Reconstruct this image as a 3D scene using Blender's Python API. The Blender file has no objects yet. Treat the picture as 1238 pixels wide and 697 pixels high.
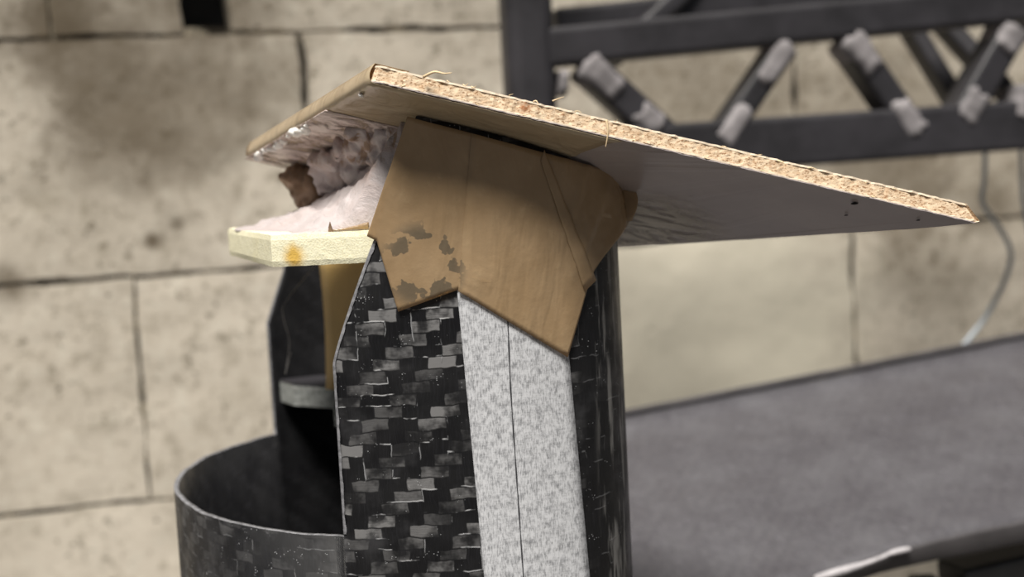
import bpy, bmesh, math, random
from mathutils import Vector, Matrix, noise
random.seed(7)
S = bpy.context.scene
COL = S.collection

# ------------------------------------------------------------------ camera
H = 0.55                       # eye height above the floor
FPX = 1600.0                   # focal length in pixels of the 1238 x 697 frame
PITCH = math.radians(-5.1)
ROLL = math.radians(3.0)
cam = bpy.data.cameras.new('camera')
cam.sensor_width = 36.0
cam.lens = 36.0*FPX/1238.0
cam.clip_start = 0.01
cam.dof.use_dof = True
cam.dof.focus_distance = 0.488
cam.dof.aperture_fstop = 7.0
cam.dof.aperture_blades = 7
camo = bpy.data.objects.new('camera', cam)
COL.objects.link(camo)
f_ = Vector((0, math.cos(PITCH), math.sin(PITCH)))
r0 = Vector((1, 0, 0)); u0 = r0.cross(f_)
r_ = r0*math.cos(ROLL) - u0*math.sin(ROLL)
u_ = u0*math.cos(ROLL) + r0*math.sin(ROLL)
O = Vector((0, 0, H))
ROT = Matrix((r_, u_, -f_)).transposed()
camo.matrix_world = Matrix.Translation(O) @ ROT.to_4x4()
S.camera = camo

# ------------------------------------------------------------------ light
w = bpy.data.worlds.new('overcast_sky'); S.world = w; w.use_nodes = True
bg = w.node_tree.nodes['Background']
bg.inputs['Color'].default_value = (0.90, 0.94, 1.0, 1)
bg.inputs['Strength'].default_value = 0.14
sl = bpy.data.lights.new('hazy_sun', 'SUN')
sl.energy = 6.2; sl.angle = math.radians(20); sl.color = (1.0, 0.955, 0.88)
so = bpy.data.objects.new('hazy_sun', sl); COL.objects.link(so)
so.rotation_euler = Vector((-0.20, -0.60, 1.20)).to_track_quat('Z', 'Y').to_euler()
so.location = (-0.5, -1, 2.5)
S.view_settings.view_transform = 'Standard'
S.view_settings.look = 'None'
S.view_settings.gamma = 1
S.view_settings.use_curve_mapping = False
S.view_settings.exposure = 0.0

# ------------------------------------------------------------------ helpers
def ray(px, py):
    return (f_ + r_*((px-619.0)/FPX) - u_*((py-348.5)/FPX))
def P(px, py, Y):                       # point seen at a pixel, at world depth Y
    d = ray(px, py); return O + d*(Y/d.y)
def PS(px, py, Y0, k):                  # on the vertical plane Y = Y0 + k X
    d = ray(px, py); t = Y0/(d.y-k*d.x); return O + d*t
def PP(px, py, q, n):                   # on the plane through q with normal n
    d = ray(px, py); return O + d*((q-O).dot(n)/d.dot(n))
def lerp(a, b, t): return a+(b-a)*t
def sm(t): t = max(0, min(1, t)); return t*t*(3-2*t)
def nz(v, s=1.0, o=3):
    return noise.fractal(Vector(v)*s, 1.0, 2.0, o)

def link(name, me, mat=None, parent=None):
    o = bpy.data.objects.new(name, me); COL.objects.link(o)
    if mat:
        me.materials.append(mat)
    if parent: o.parent = parent
    return o
def mesh(name, verts, faces, mat=None, parent=None, smooth=True, uvs=None):
    me = bpy.data.meshes.new(name)
    me.from_pydata([tuple(v) for v in verts], [], faces)
    if uvs:
        ul = me.uv_layers.new(name='UVMap')
        for l in me.loops: ul.data[l.index].uv = uvs[l.vertex_index]
    if smooth: me.polygons.foreach_set('use_smooth', [True]*len(me.polygons))
    me.update()
    return link(name, me, mat, parent)
def thing(name, label, cat, loc=(0, 0, 0), group=None):
    o = bpy.data.objects.new(name, None); COL.objects.link(o)
    o.location = loc; o.empty_display_size = 0.02
    o['label'] = label; o['category'] = cat
    if group: o['group'] = group
    ROOT[o.name] = Vector(loc)
    return o
ROOT = {}
def rebase(o):                          # mesh built in world coordinates under a located empty
    p = o.parent
    while p:
        off = ROOT.get(p.name)
        if off is not None:
            o.data.transform(Matrix.Translation(-off)); break
        p = p.parent
    return o
def tag(o, label, cat, group=None):
    o['label'] = label; o['category'] = cat
    if group: o['group'] = group
    return o
def struct(o, label=None):
    o['kind'] = 'structure'
    if label: o['label'] = label
    return o
def grid(nu, nv, fn, close_u=False):
    vs = []; fs = []
    for j in range(nv):
        for i in range(nu): vs.append(fn(i, j))
    for j in range(nv-1):
        for i in range(nu if close_u else nu-1):
            a = j*nu+i; b = j*nu+(i+1) % nu
            fs.append((a, b, b+nu, a+nu))
    return vs, fs
def tube_mesh(pts, rad, seg=8, cap=True):
    vs = []; fs = []
    n = len(pts)
    prev = None
    for i, p in enumerate(pts):
        d = (pts[min(i+1, n-1)]-pts[max(i-1, 0)]).normalized()
        a = Vector((0, 0, 1)) if prev is None else prev
        if abs(a.dot(d)) > 0.95: a = Vector((1, 0, 0))
        x = (a - d*a.dot(d)).normalized(); y = d.cross(x); prev = x
        r = rad(i/(n-1)) if callable(rad) else rad
        for k in range(seg):
            t = 2*math.pi*k/seg
            vs.append(p + x*(r*math.cos(t)) + y*(r*math.sin(t)))
    for i in range(n-1):
        for k in range(seg):
            a = i*seg+k; b = i*seg+(k+1) % seg
            fs.append((a, b, b+seg, a+seg))
    if cap:
        fs.append(tuple(range(seg))[::-1]); fs.append(tuple(range((n-1)*seg, n*seg)))
    return vs, fs
def spline(ctrl, n):                    # Catmull-Rom through the control points
    out = []
    m = len(ctrl)
    for i in range(n):
        t = i/(n-1)*(m-1); k = min(int(t), m-2); t -= k
        p0, p1, p2, p3 = ctrl[max(k-1, 0)], ctrl[k], ctrl[k+1], ctrl[min(k+2, m-1)]
        out.append(0.5*((2*p1)+(p2-p0)*t+(2*p0-5*p1+4*p2-p3)*t*t+(3*p1-p0-3*p2+p3)*t**3))
    return out
def solid(o, th, off=0):
    m = o.modifiers.new('thickness', 'SOLIDIFY'); m.thickness = th; m.offset = off
    return o
def bevel(o, wd, seg=2):
    m = o.modifiers.new('edges', 'BEVEL'); m.width = wd; m.segments = seg; m.limit_method = 'ANGLE'
    return o
def beam(name, a, b, wx, wz, side, mat, parent, bev=0.003):
    """straight rounded box beam from a to b; side = width direction"""
    d = (b-a).normalized(); side = (side - d*side.dot(d)).normalized(); up = side.cross(d)
    vs = []
    for p in (a, b):
        for sx, sz in ((-1, -1), (1, -1), (1, 1), (-1, 1)):
            vs.append(p + side*(sx*wx/2) + up*(sz*wz/2))
    fs = [(0, 1, 2, 3), (7, 6, 5, 4), (0, 4, 5, 1), (1, 5, 6, 2), (2, 6, 7, 3), (3, 7, 4, 0)]
    o = mesh(name, vs, fs, mat, parent, smooth=False)
    bm = bmesh.new(); bm.from_mesh(o.data); bmesh.ops.recalc_face_normals(bm, faces=bm.faces)
    bm.to_mesh(o.data); bm.free()
    return bevel(o, bev, 3)

# ------------------------------------------------------------------ materials
class NT:
    def __init__(s, name):
        s.m = bpy.data.materials.new(name); s.m.use_nodes = True
        s.t = s.m.node_tree; s.b = s.t.nodes['Principled BSDF']; s.out = s.t.nodes['Material Output']
        s.tc = s.t.nodes.new('ShaderNodeTexCoord'); s.geo = s.t.nodes.new('ShaderNodeNewGeometry')
        s.obj = s.tc.outputs['Object']; s.pos = s.geo.outputs['Position']; s.uv = s.tc.outputs['UV']
    def n(s, typ, **kw):
        nd = s.t.nodes.new(typ)
        for k, v in kw.items(): setattr(nd, k, v)
        return nd
    def set(s, sock, v):
        if isinstance(v, bpy.types.NodeSocket): s.t.links.new(v, sock)
        elif isinstance(v, (tuple, list)) and len(v) == 3 and sock.type == 'RGBA': sock.default_value = (*v, 1)
        else: sock.default_value = v
    def m_(s, op, a, b=0.0, c=None, clamp=False):
        nd = s.n('ShaderNodeMath', operation=op, use_clamp=clamp)
        s.set(nd.inputs[0], a); s.set(nd.inputs[1], b)
        if c is not None: s.set(nd.inputs[2], c)
        return nd.outputs[0]
    def noise(s, vec, scale, detail=4, rough=0.55, dist=0.0):
        nd = s.n('ShaderNodeTexNoise'); s.set(nd.inputs['Vector'], vec)
        nd.inputs['Scale'].default_value = scale; nd.inputs['Detail'].default_value = detail
        nd.inputs['Roughness'].default_value = rough; nd.inputs['Distortion'].default_value = dist
        return nd.outputs['Fac']
    def voro(s, vec, scale, feature='F1', out='Distance'):
        nd = s.n('ShaderNodeTexVoronoi', feature=feature); s.set(nd.inputs['Vector'], vec)
        nd.inputs['Scale'].default_value = scale
        return nd.outputs[out]
    def ramp(s, v, a, b, lo=0.0, hi=1.0):
        nd = s.n('ShaderNodeMapRange', interpolation_type='SMOOTHSTEP')
        s.set(nd.inputs[0], v); nd.inputs[1].default_value = a; nd.inputs[2].default_value = b
        nd.inputs[3].default_value = lo; nd.inputs[4].default_value = hi
        return nd.outputs[0]
    def mix(s, f, a, b, blend='MIX'):
        nd = s.n('ShaderNodeMix', data_type='RGBA', blend_type=blend)
        s.set(nd.inputs['Factor'], f); s.set(nd.inputs[6], a); s.set(nd.inputs[7], b)
        return nd.outputs[2]
    def scale(s, vec, v):
        nd = s.n('ShaderNodeVectorMath', operation='MULTIPLY'); s.set(nd.inputs[0], vec); nd.inputs[1].default_value = v
        return nd.outputs[0]
    def add(s, vec, v):
        nd = s.n('ShaderNodeVectorMath', operation='ADD'); s.set(nd.inputs[0], vec); s.set(nd.inputs[1], v)
        return nd.outputs[0]
    def sep(s, vec):
        nd = s.n('ShaderNodeSeparateXYZ'); s.set(nd.inputs[0], vec); return nd.outputs
    def comb(s, x, y, z=0.0):
        nd = s.n('ShaderNodeCombineXYZ'); s.set(nd.inputs[0], x); s.set(nd.inputs[1], y); s.set(nd.inputs[2], z); return nd.outputs[0]
    def bump(s, h, strength=0.5, dist=0.001):
        nd = s.n('ShaderNodeBump'); nd.inputs['Strength'].default_value = strength
        nd.inputs['Distance'].default_value = dist; s.set(nd.inputs['Height'], h)
        s.t.links.new(nd.outputs[0], s.b.inputs['Normal']); return nd.outputs[0]
    def base(s, col, rough=0.6, spec=0.5, **kw):
        s.set(s.b.inputs['Base Color'], col); s.set(s.b.inputs['Roughness'], rough)
        s.set(s.b.inputs['Specular IOR Level'], spec)
        for k, v in kw.items(): s.set(s.b.inputs[k.replace('_', ' ')], v)
        return s

def mat_block():
    k = NT('painted_block')
    big = k.noise(k.pos, 5.0, 4); mid = k.noise(k.pos, 22, 5, 0.6); fine = k.noise(k.pos, 120, 4, 0.7)
    c = k.mix(k.ramp(big, .35, .68), (0.52, 0.465, 0.385), (0.68, 0.615, 0.52))
    c = k.mix(k.ramp(mid, .55, .78, 0, .55), c, (0.30, 0.265, 0.195))
    sp = k.m_('MULTIPLY', k.ramp(fine, .54, .68), k.ramp(k.noise(k.pos, 9, 3), .34, .58))
    c = k.mix(k.m_('MULTIPLY', sp, .85), c, (0.15, 0.125, 0.085))
    pits = k.m_('MULTIPLY', k.ramp(k.voro(k.pos, 55), .16, .06), k.ramp(k.noise(k.pos, 14, 2), .52, .62))
    c = k.mix(k.m_('MULTIPLY', pits, .8), c, (0.07, 0.055, 0.035))
    g2 = k.noise(k.pos, 75, 4, .65)
    c = k.mix(k.ramp(g2, .52, .66, 0, .42), c, (0.25, 0.215, 0.155))
    c = k.mix(k.ramp(g2, .46, .34, 0, .35), c, (0.74, 0.70, 0.60))
    # dirt smudges with their own outline, plus painted shade round the truss
    for (q, r, a) in STAINS_AND_SHADE:
        d = k.n('ShaderNodeVectorMath', operation='DISTANCE'); k.set(d.inputs[0], k.pos); d.inputs[1].default_value = q
        dd = k.m_('ADD', d.outputs['Value'], k.m_('MULTIPLY', k.m_('SUBTRACT', k.noise(k.pos, 16, 5, .65), .5), r*1.3))
        c = k.mix(k.ramp(dd, r, r*.15, 0, a), c, (0.115, 0.088, 0.055))
    d = k.n('ShaderNodeVectorMath', operation='DISTANCE'); k.set(d.inputs[0], k.pos); d.inputs[1].default_value = PS(870, 400, WY, WK)
    dd = k.m_('ADD', d.outputs['Value'], k.m_('MULTIPLY', k.m_('SUBTRACT', k.noise(k.pos, 12, 4, .6), .5), .12))
    c = k.mix(k.ramp(dd, .19, .07, 0, .85), c, (0.82, 0.77, 0.635))      # cleaner paint, lightened further in place of stronger light here
    k.base(c, 0.75, 0.35)
    hgt = k.m_('ADD', k.m_('MULTIPLY', mid, .7), k.m_('SUBTRACT', k.m_('MULTIPLY', fine, .3), k.m_('MULTIPLY', pits, .8)))
    k.bump(hgt, .5, .003)
    return k.m
def mat_mortar():
    k = NT('dirty_mortar')
    n = k.noise(k.pos, 30, 5, .65)
    k.base(k.mix(k.ramp(n, .50, .60), (0.020, 0.016, 0.011), (0.34, 0.30, 0.23)), .9, .2)
    k.bump(n, .6, .004); return k.m
def mat_plain(name, col, rough=.6, spec=.5, var=.25, sc=60, bump=.2, bd=.0006, **kw):
    k = NT(name); n = k.noise(k.obj, sc, 5, .6)
    c = k.mix(k.ramp(n, .3, .7), tuple(x*(1-var) for x in col), tuple(min(1, x*(1+var)) for x in col))
    k.base(c, rough, spec, **kw); k.bump(n, bump, bd); return k.m
def mat_weave(name, p, bright, dark, dirt, coat=.35, rough=.42, resin=True):
    """2/2 twill cloth under resin: UV in metres"""
    k = NT(name)
    wob = k.n('ShaderNodeTexNoise'); k.set(wob.inputs['Vector'], k.uv); wob.inputs['Scale'].default_value = 110
    wv = k.n('ShaderNodeVectorMath', operation='MULTIPLY_ADD')
    k.set(wv.inputs[0], wob.outputs['Color']); wv.inputs[1].default_value = (p*.6, p*.6, 0); k.set(wv.inputs[2], k.uv)
    x, y, _ = k.sep(wv.outputs[0])
    X = k.m_('DIVIDE', x, p); Y = k.m_('DIVIDE', y, p*.86)
    i = k.m_('FLOOR', X); j = k.m_('FLOOR', Y)
    fx = k.m_('FRACT', X); fy = k.m_('FRACT', Y)
    q = k.m_('FLOORED_MODULO', k.m_('SUBTRACT', i, j), 4.0)
    weft = k.m_('LESS_THAN', q, 1.5)
    # float centre of the weft tow (0..2 along it)
    along = k.m_('ADD', q, fx)
    seed = k.comb(k.m_('SUBTRACT', i, q), j, 0)
    wn = k.n('ShaderNodeTexWhiteNoise', noise_dimensions='2D'); k.set(wn.inputs['Vector'], seed)
    tone = k.ramp(wn.outputs['Value'], 0, 1, .35, 1.35)
    gap = k.m_('MULTIPLY', k.ramp(fy, .0, .12), k.ramp(fy, 1.0, .88))
    gap2 = k.m_('MULTIPLY', k.ramp(along, .0, .1), k.ramp(along, 2.0, 1.9))
    hair = k.noise(k.comb(k.m_('MULTIPLY', x, 60), k.m_('MULTIPLY', y, 2600)), 1, 3, .7)
    hair2 = k.noise(k.comb(k.m_('MULTIPLY', x, 2600), k.m_('MULTIPLY', y, 90)), 1, 3, .7)
    wf = k.m_('MULTIPLY', weft, k.m_('MULTIPLY', gap, gap2))
    wf = k.m_('MULTIPLY', wf, k.m_('MULTIPLY', tone, k.ramp(hair, .25, .75, .75, 1.15)))
    fade = k.ramp(k.noise(k.uv, 55, 4, .65), .40, .60, .06, 1.0)
    if resin: fade = k.m_('MULTIPLY', fade, k.m_('MAXIMUM', k.ramp(k.sep(k.uv)[0], .082, .098, 1, .03), k.ramp(k.sep(k.uv)[0], .5, .52, 0, .14)))  # weave darkened round the right corner, painting its dark reflection
    wf = k.m_('MULTIPLY', wf, fade, clamp=True)
    drk = k.mix(k.ramp(hair2, .45, .8), dark, tuple(v*3.2 for v in dark))
    c = k.mix(wf, drk, bright)  # weft tows painted brighter in place of their directional sheen
    spk = k.m_('MULTIPLY', k.ramp(k.voro(k.uv, 900), .22, .12), k.ramp(k.noise(k.uv, 130, 2), .56, .66))
    if resin:
        # crusts of cured resin with pale torn rims
        f1 = k.noise(k.uv, 75, 3, .5, .6)
        def cm(a, b):
            return k.m_('GREATER_THAN', k.noise(k.comb(k.m_('MULTIPLY', k.m_('FLOOR', k.m_('MULTIPLY', a, .5)), .83), k.m_('MULTIPLY', b, .47), 2.2), 1, 2, .5), .53)
        c0 = cm(i, j); cl_ = cm(k.m_('SUBTRACT', i, 1), j); cb_ = cm(i, k.m_('SUBTRACT', j, 1))
        la = k.m_('MULTIPLY', k.m_('ABSOLUTE', k.m_('SUBTRACT', c0, cl_)), k.ramp(fx, .10, .04))
        lb = k.m_('MULTIPLY', k.m_('ABSOLUTE', k.m_('SUBTRACT', c0, cb_)), k.ramp(fy, .14, .05))
        rim = k.m_('MULTIPLY', k.m_('MULTIPLY', k.m_('MAXIMUM', la, lb), k.ramp(k.sep(k.uv)[0], .082, .098, 1, .25)), k.ramp(k.noise(k.add(k.uv, (3, 1, 0)), 90, 3), .50, .58))
        c = k.mix(k.m_('MULTIPLY', rim, .7), c, (0.36, 0.365, 0.38))
        c = k.mix(k.m_('MULTIPLY', spk, .8), c, (0.45, 0.46, 0.48))
        du = k.m_('MULTIPLY', k.ramp(k.noise(k.uv, 38, 4, .6), .52, .75), dirt)
        c = k.mix(du, c, (0.13, 0.13, 0.14))
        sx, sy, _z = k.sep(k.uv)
        sheen_stk = k.m_('MULTIPLY', k.ramp(k.noise(k.comb(k.m_('MULTIPLY', sx, 210), k.m_('MULTIPLY', sy, 22)), 1, 4, .6), .50, .62), k.m_('MULTIPLY', k.ramp(sx, .100, .108), k.ramp(sx, .150, .125)))
        c = k.mix(k.m_('MULTIPLY', sheen_stk, .8), c, (0.24, 0.235, 0.23))  # pale streak paints the sky's reflection down the right side
        k.bump(k.m_('ADD', k.m_('MULTIPLY', wf, .25), k.m_('ADD', k.m_('MULTIPLY', rim, 1.0), k.m_('MULTIPLY', f1, .5))), .45, .0008)
    else:
        c = k.mix(k.ramp(k.noise(k.uv, 12, 5, .65), .35, .75, 0, dirt), c, (0.20, 0.20, 0.215))
        k.bump(wf, .2, .0006)
    k.base(c, k.ramp(k.noise(k.uv, 50, 3), .3, .7, rough-.12, rough+.15), .35, Coat_Weight=coat, Coat_Roughness=.22)
    return k.m
def mat_core():
    k = NT('chipboard_core')
    st = k.scale(k.obj, (620, 620, 1100))
    v = k.voro(st, 1.0, out='Color'); vs = k.sep(v)[0]
    n = k.noise(k.scale(k.obj, (800, 800, 1500)), 1, 3, .7)
    c = k.mix(vs, (0.54, 0.385, 0.25), (0.76, 0.61, 0.44))
    c = k.mix(k.ramp(n, .53, .62, 0, .85), c, (0.24, 0.115, 0.05))
    c = k.mix(k.ramp(k.noise(k.scale(k.obj, (60, 60, 250)), 1, 3), .70, .78, 0, .8), c, (0.26, 0.085, 0.03))
    for (q, r) in ((P(637, 126, .474), .0042), (P(665, 131, .474), .0025), (P(935, 196, .475), .0035)):
        d = k.n('ShaderNodeVectorMath', operation='DISTANCE'); k.set(d.inputs[0], k.pos); d.inputs[1].default_value = q
        dd = k.m_('ADD', d.outputs['Value'], k.m_('MULTIPLY', k.m_('SUBTRACT', k.noise(k.obj, 500, 3), .5), .005))
        c = k.mix(k.ramp(dd, r, r*.4, 0, .85), c, (0.30, 0.10, 0.03))
    k.base(c, .85, .2); k.bump(n, .5, .0005); return k.m
def mat_tape(name, opa, spots=True, ca=(0.345, 0.235, 0.128), cb=(0.425, 0.30, 0.175)):
    k = NT(name)
    n = k.noise(k.obj, 35, 4, .6); n2 = k.noise(k.obj, 160, 4, .65)
    c = k.mix(k.ramp(n, .3, .7), ca, cb)
    c = k.mix(k.ramp(n2, .55, .8, 0, .4), c, (0.50, 0.37, 0.22))
    k.base(c, .27, .5, Coat_Weight=.2, Coat_Roughness=.12)
    wr = k.noise(k.scale(k.obj, (50, 50, 18)), 1, 3, .5, 1.2)
    k.bump(k.m_('ADD', wr, k.m_('MULTIPLY', n2, .12)), .5, .0035)
    tr = k.n('ShaderNodeBsdfTransparent'); tr.inputs[0].default_value = (0.80, 0.58, 0.32, 1)
    mx = k.n('ShaderNodeMixShader')
    f = opa
    if spots:
        d = k.n('ShaderNodeVectorMath', operation='DISTANCE'); k.set(d.inputs[0], k.pos); d.inputs[1].default_value = TAPE_SPOT
        sp = k.m_('MULTIPLY', k.ramp(k.noise(k.pos, 120, 3, .55), .54, .57), k.ramp(d.outputs['Value'], .019, .012))
        f = k.m_('SUBTRACT', opa, k.m_('MULTIPLY', sp, .25))
        k.set(k.b.inputs['Base Color'], k.mix(k.m_('MULTIPLY', sp, .75), c, (0.17, 0.155, 0.12)))
    k.set(mx.inputs[0], f)
    k.t.links.new(tr.outputs[0], mx.inputs[1]); k.t.links.new(k.b.outputs[0], mx.inputs[2])
    k.t.links.new(mx.outputs[0], k.out.inputs['Surface'])
    return k.m
def mat_masking():
    k = NT('washi_masking_tape')
    x, y, _ = k.sep(k.uv)
    fib = k.noise(k.comb(k.m_('MULTIPLY', x, 1900), k.m_('MULTIPLY', y, 330)), 1, 4, .7)
    fib2 = k.noise(k.comb(k.m_('MULTIPLY', x, 300), k.m_('MULTIPLY', y, 1800)), 1, 3, .7)
    cl = k.noise(k.uv, 320, 3, .6)
    f = k.m_('ADD', k.m_('MULTIPLY', fib, .62), k.m_('ADD', k.m_('MULTIPLY', cl, .38), k.m_('MULTIPLY', fib2, .18)))
    c = k.mix(k.ramp(f, .50, .74), (0.64, 0.65, 0.68), (0.23, 0.235, 0.25))
    k.base(c, .75, .3); k.bump(fib, .25, .0004); return k.m
def mat_sheen():  # pale translucent coat that paints a sky reflection
    k = NT('painted_sky_sheen')
    n = k.noise(k.scale(k.obj, (45, 110, 70)), 1, 5, .65, 1.2)
    k.base((0.72, 0.66, 0.56), .32, .5)
    tr = k.n('ShaderNodeBsdfTransparent'); mx = k.n('ShaderNodeMixShader')
    fu, fv, _ = k.sep(k.uv)
    ed = k.m_('MULTIPLY', k.m_('MULTIPLY', k.ramp(fu, 1, .35), k.ramp(fv, 0, .7)), k.ramp(n, .40, .56, .1, .9))
    k.set(mx.inputs[0], ed)
    k.t.links.new(tr.outputs[0], mx.inputs[1]); k.t.links.new(k.b.outputs[0], mx.inputs[2])
    k.t.links.new(mx.outputs[0], k.out.inputs['Surface']); return k.m
def mat_smear():
    k = NT('smeared_filler_film')
    n = k.noise(k.scale(k.obj, (55, 130, 90)), 1, 5, .65, .9)
    k.base(k.mix(k.ramp(n, .45, .65), (0.62, 0.50, 0.46), (0.74, 0.64, 0.61)), .4, .5); k.bump(n, .8, .002)
    tr = k.n('ShaderNodeBsdfTransparent'); mx = k.n('ShaderNodeMixShader')
    k.set(mx.inputs[0], k.ramp(n, .40, .58, .08, .9))
    k.t.links.new(tr.outputs[0], mx.inputs[1]); k.t.links.new(k.b.outputs[0], mx.inputs[2])
    k.t.links.new(mx.outputs[0], k.out.inputs['Surface']); return k.m
def mat_filler():
    k = NT('pink_white_filler')
    n = k.noise(k.obj, 60, 5, .62, .8); n2 = k.noise(k.obj, 320, 4, .65)
    up = k.ramp(k.sep(k.pos)[2], H-.006, H+.006)
    c = k.mix(k.m_('MULTIPLY', k.ramp(n, .42, .62), k.m_('MULTIPLY_ADD', up, .75, .25)), (0.53, 0.475, 0.475), (0.50, 0.385, 0.35))
    st = k.noise(k.scale(k.obj, (90, 90, 40)), 1, 4, .6, 2.0)
    c = k.mix(k.m_('MULTIPLY', k.ramp(st, .52, .62, 0, .85), k.ramp(k.sep(k.pos)[2], H+.002, H+.008)), c, (0.33, 0.215, 0.14))
    c = k.mix(k.ramp(n2, .62, .8, 0, .4), c, (0.42, 0.31, 0.25))
    k.base(c, .62, .4, Subsurface_Weight=0.0); k.bump(k.m_('ADD', n, k.m_('MULTIPLY', n2, .35)), .7, .0022); return k.m
def mat_foam():
    k = NT('yellow_foam')
    v = k.voro(k.obj, 1500); n = k.noise(k.obj, 45, 4, .6)
    c = k.mix(k.ramp(v, .1, .6), (0.80, 0.745, 0.50), (0.92, 0.88, 0.66))
    c = k.mix(k.ramp(n, .55, .8, 0, .5), c, (0.80, 0.70, 0.36))
    d = k.n('ShaderNodeVectorMath', operation='DISTANCE'); k.set(d.inputs[0], k.pos); d.inputs[1].default_value = FOAM_SPOT
    dd = k.m_('ADD', d.outputs['Value'], k.m_('MULTIPLY', k.m_('SUBTRACT', k.noise(k.obj, 250, 3), .5), .004))
    c = k.mix(k.ramp(dd, .0062, .0015, 0, .9), c, (0.70, 0.42, 0.05))
    k.base(c, .9, .15); k.bump(v, .25, .0004); return k.m
def mat_under():
    k = NT('grey_melamine')
    n = k.noise(k.obj, 40, 4, .6); n2 = k.noise(k.scale(k.obj, (200, 60, 200)), 1, 4, .7)
    c = k.mix(k.ramp(n, .35, .7), (0.37, 0.325, 0.325), (0.42, 0.37, 0.365))
    c = k.mix(k.ramp(n2, .66, .74, 0, .5), c, (0.20, 0.165, 0.155))
    k.base(c, .32, .5); k.bump(n, .15, .0012); return k.m

# reference points needed by the materials
WY, WK = 1.20, 0.25
STAINS_AND_SHADE = [(PS(185, 110, WY, WK), .15, .72), (PS(110, 60, WY, WK), .10, .5), (PS(60, 20, WY, WK), .05, .8),
          (PS(184, 290, WY, WK), .012, .95), (PS(215, 270, WY, WK), .010, .7), (PS(15, 345, WY, WK), .03, .8), (PS(120, 190, WY, WK), .09, .35),
          (PS(1120, 320, WY, WK), .08, .40), (PS(870, 215, WY, WK), .06, .4), (PS(1100, 215, WY, WK), .10, .5),
          (PS(1190, 250, WY, WK), .05, .5), (PS(260, 20, WY, WK), .06, .5), (PS(340, 90, WY, WK), .05, .4), (PS(850, 110, WY, WK), .16, .45), (PS(1050, 130, WY, WK), .16, .45), (PS(1240, 200, WY, WK), .12, .4)]  # entries behind and below the truss paint in its shade
TAPE_SPOT = P(513, 320, .498)
FOAM_SPOT = P(357, 309, 0.507)

M = dict(block=mat_block(), mortar=mat_mortar(),
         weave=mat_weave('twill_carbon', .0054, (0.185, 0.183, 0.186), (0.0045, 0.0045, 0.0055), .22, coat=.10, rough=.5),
         weave_in=mat_weave('inner_carbon', .0036, (0.016, 0.016, 0.018), (0.008, 0.008, 0.009), .03, coat=.1, resin=False),
         weave_sheet=mat_weave('sheet_carbon', .0030, (0.086, 0.082, 0.090), (0.060, 0.057, 0.064), .30, coat=.08, rough=.5, resin=False),
         cut=mat_plain('sanded_cut_edge', (0.20, 0.20, 0.215), .6, .4, .4, 400, .5, .0004),
         frame=mat_plain('dull_carbon_tube', (0.028, 0.0265, 0.031), .5, .5, .35, 25, .3, .001),
         black=mat_plain('black_carbon', (0.012, 0.012, 0.013), .5, .4, .3, 30),
         fillet=mat_plain('grey_filler_fillet', (0.245, 0.23, 0.238), .8, .2, .3, 45, .5, .002),
         core=mat_core(), under=mat_under(),
         veneer=mat_plain('pale_laminate', (0.74, 0.62, 0.48), .6, .3, .15, 200),
         tape=mat_tape('brown_parcel_tape', .82), tape_wrap=mat_tape('brown_parcel_tape_wrap', .72, False, (0.56, 0.45, 0.30), (0.64, 0.53, 0.37)),
         smear=mat_smear(), sky_sheen=mat_sheen(), masking=mat_masking(), filler=mat_filler(), foam=mat_foam(),
         pencil=mat_plain('pencil_line', (0.035, 0.035, 0.04), .6),
         crumb=mat_plain('white_crumb', (0.88, 0.86, 0.83), .8, .2, .1, 300),
         splinter=mat_plain('wood_fibre', (0.78, 0.60, 0.38), .8, .2),
         brownlump=mat_plain('brown_resin', (0.22, 0.14, 0.085), .45, .5, .4, 70, .6, .002),
         tan=mat_plain('tan_lining', (0.62, 0.42, 0.16), .5, .4, .15, 20),
         greyfoam=mat_plain('grey_foam_core', (0.25, 0.26, 0.25), .85, .2, .3, 350, .8, .0008),
         lip=mat_plain('dull_grey_lip', (0.075, 0.070, 0.074), .55, .4, .2, 40), wire=mat_plain('blue_grey_wire', (0.40, 0.45, 0.50), .5, .4, .1),
         hair=mat_plain('pale_fibre', (0.30, 0.29, 0.28), .6),
         resin_white=mat_plain('dried_white_resin', (0.48, 0.46, 0.48), .6, .4, .2, 80),
         floor=mat_plain('concrete_floor', (0.105, 0.098, 0.090), .85, .2, .2, 8, .4, .003))

# ------------------------------------------------------------------ the setting
fl = mesh('floor', [(-2.2, -1.8, 0), (2.6, -1.8, 0), (2.6, 2.2, 0), (-2.2, 2.2, 0)], [(0, 1, 2, 3)], M['floor'], smooth=False)
struct(fl)
wd = Vector((1, WK, 0)).normalized(); wn_ = Vector((WK, -1, 0)).normalized(); W0 = Vector((0, WY, 0))
def W(s, z, n=0.0): return W0 + wd*s + wn_*n + Vector((0, 0, z))
def ws(px, py):
    p = PS(px, py, WY, WK); return (p-W0).dot(wd)
wall = None
vs = [W(-1.6, 0, -.09), W(1.6, 0, -.09), W(1.6, H+.53, -.09), W(-1.6, H+.53, -.09),
      W(-1.6, 0, -.16), W(1.6, 0, -.16), W(1.6, H+.53, -.16), W(-1.6, H+.53, -.16)]
wall = mesh('wall_back', vs, [(0, 1, 2, 3), (5, 4, 7, 6), (4, 0, 3, 7), (1, 5, 6, 2), (3, 2, 6, 7), (4, 5, 1, 0)], M['black'], smooth=False)
struct(wall)
G = .0040
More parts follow.
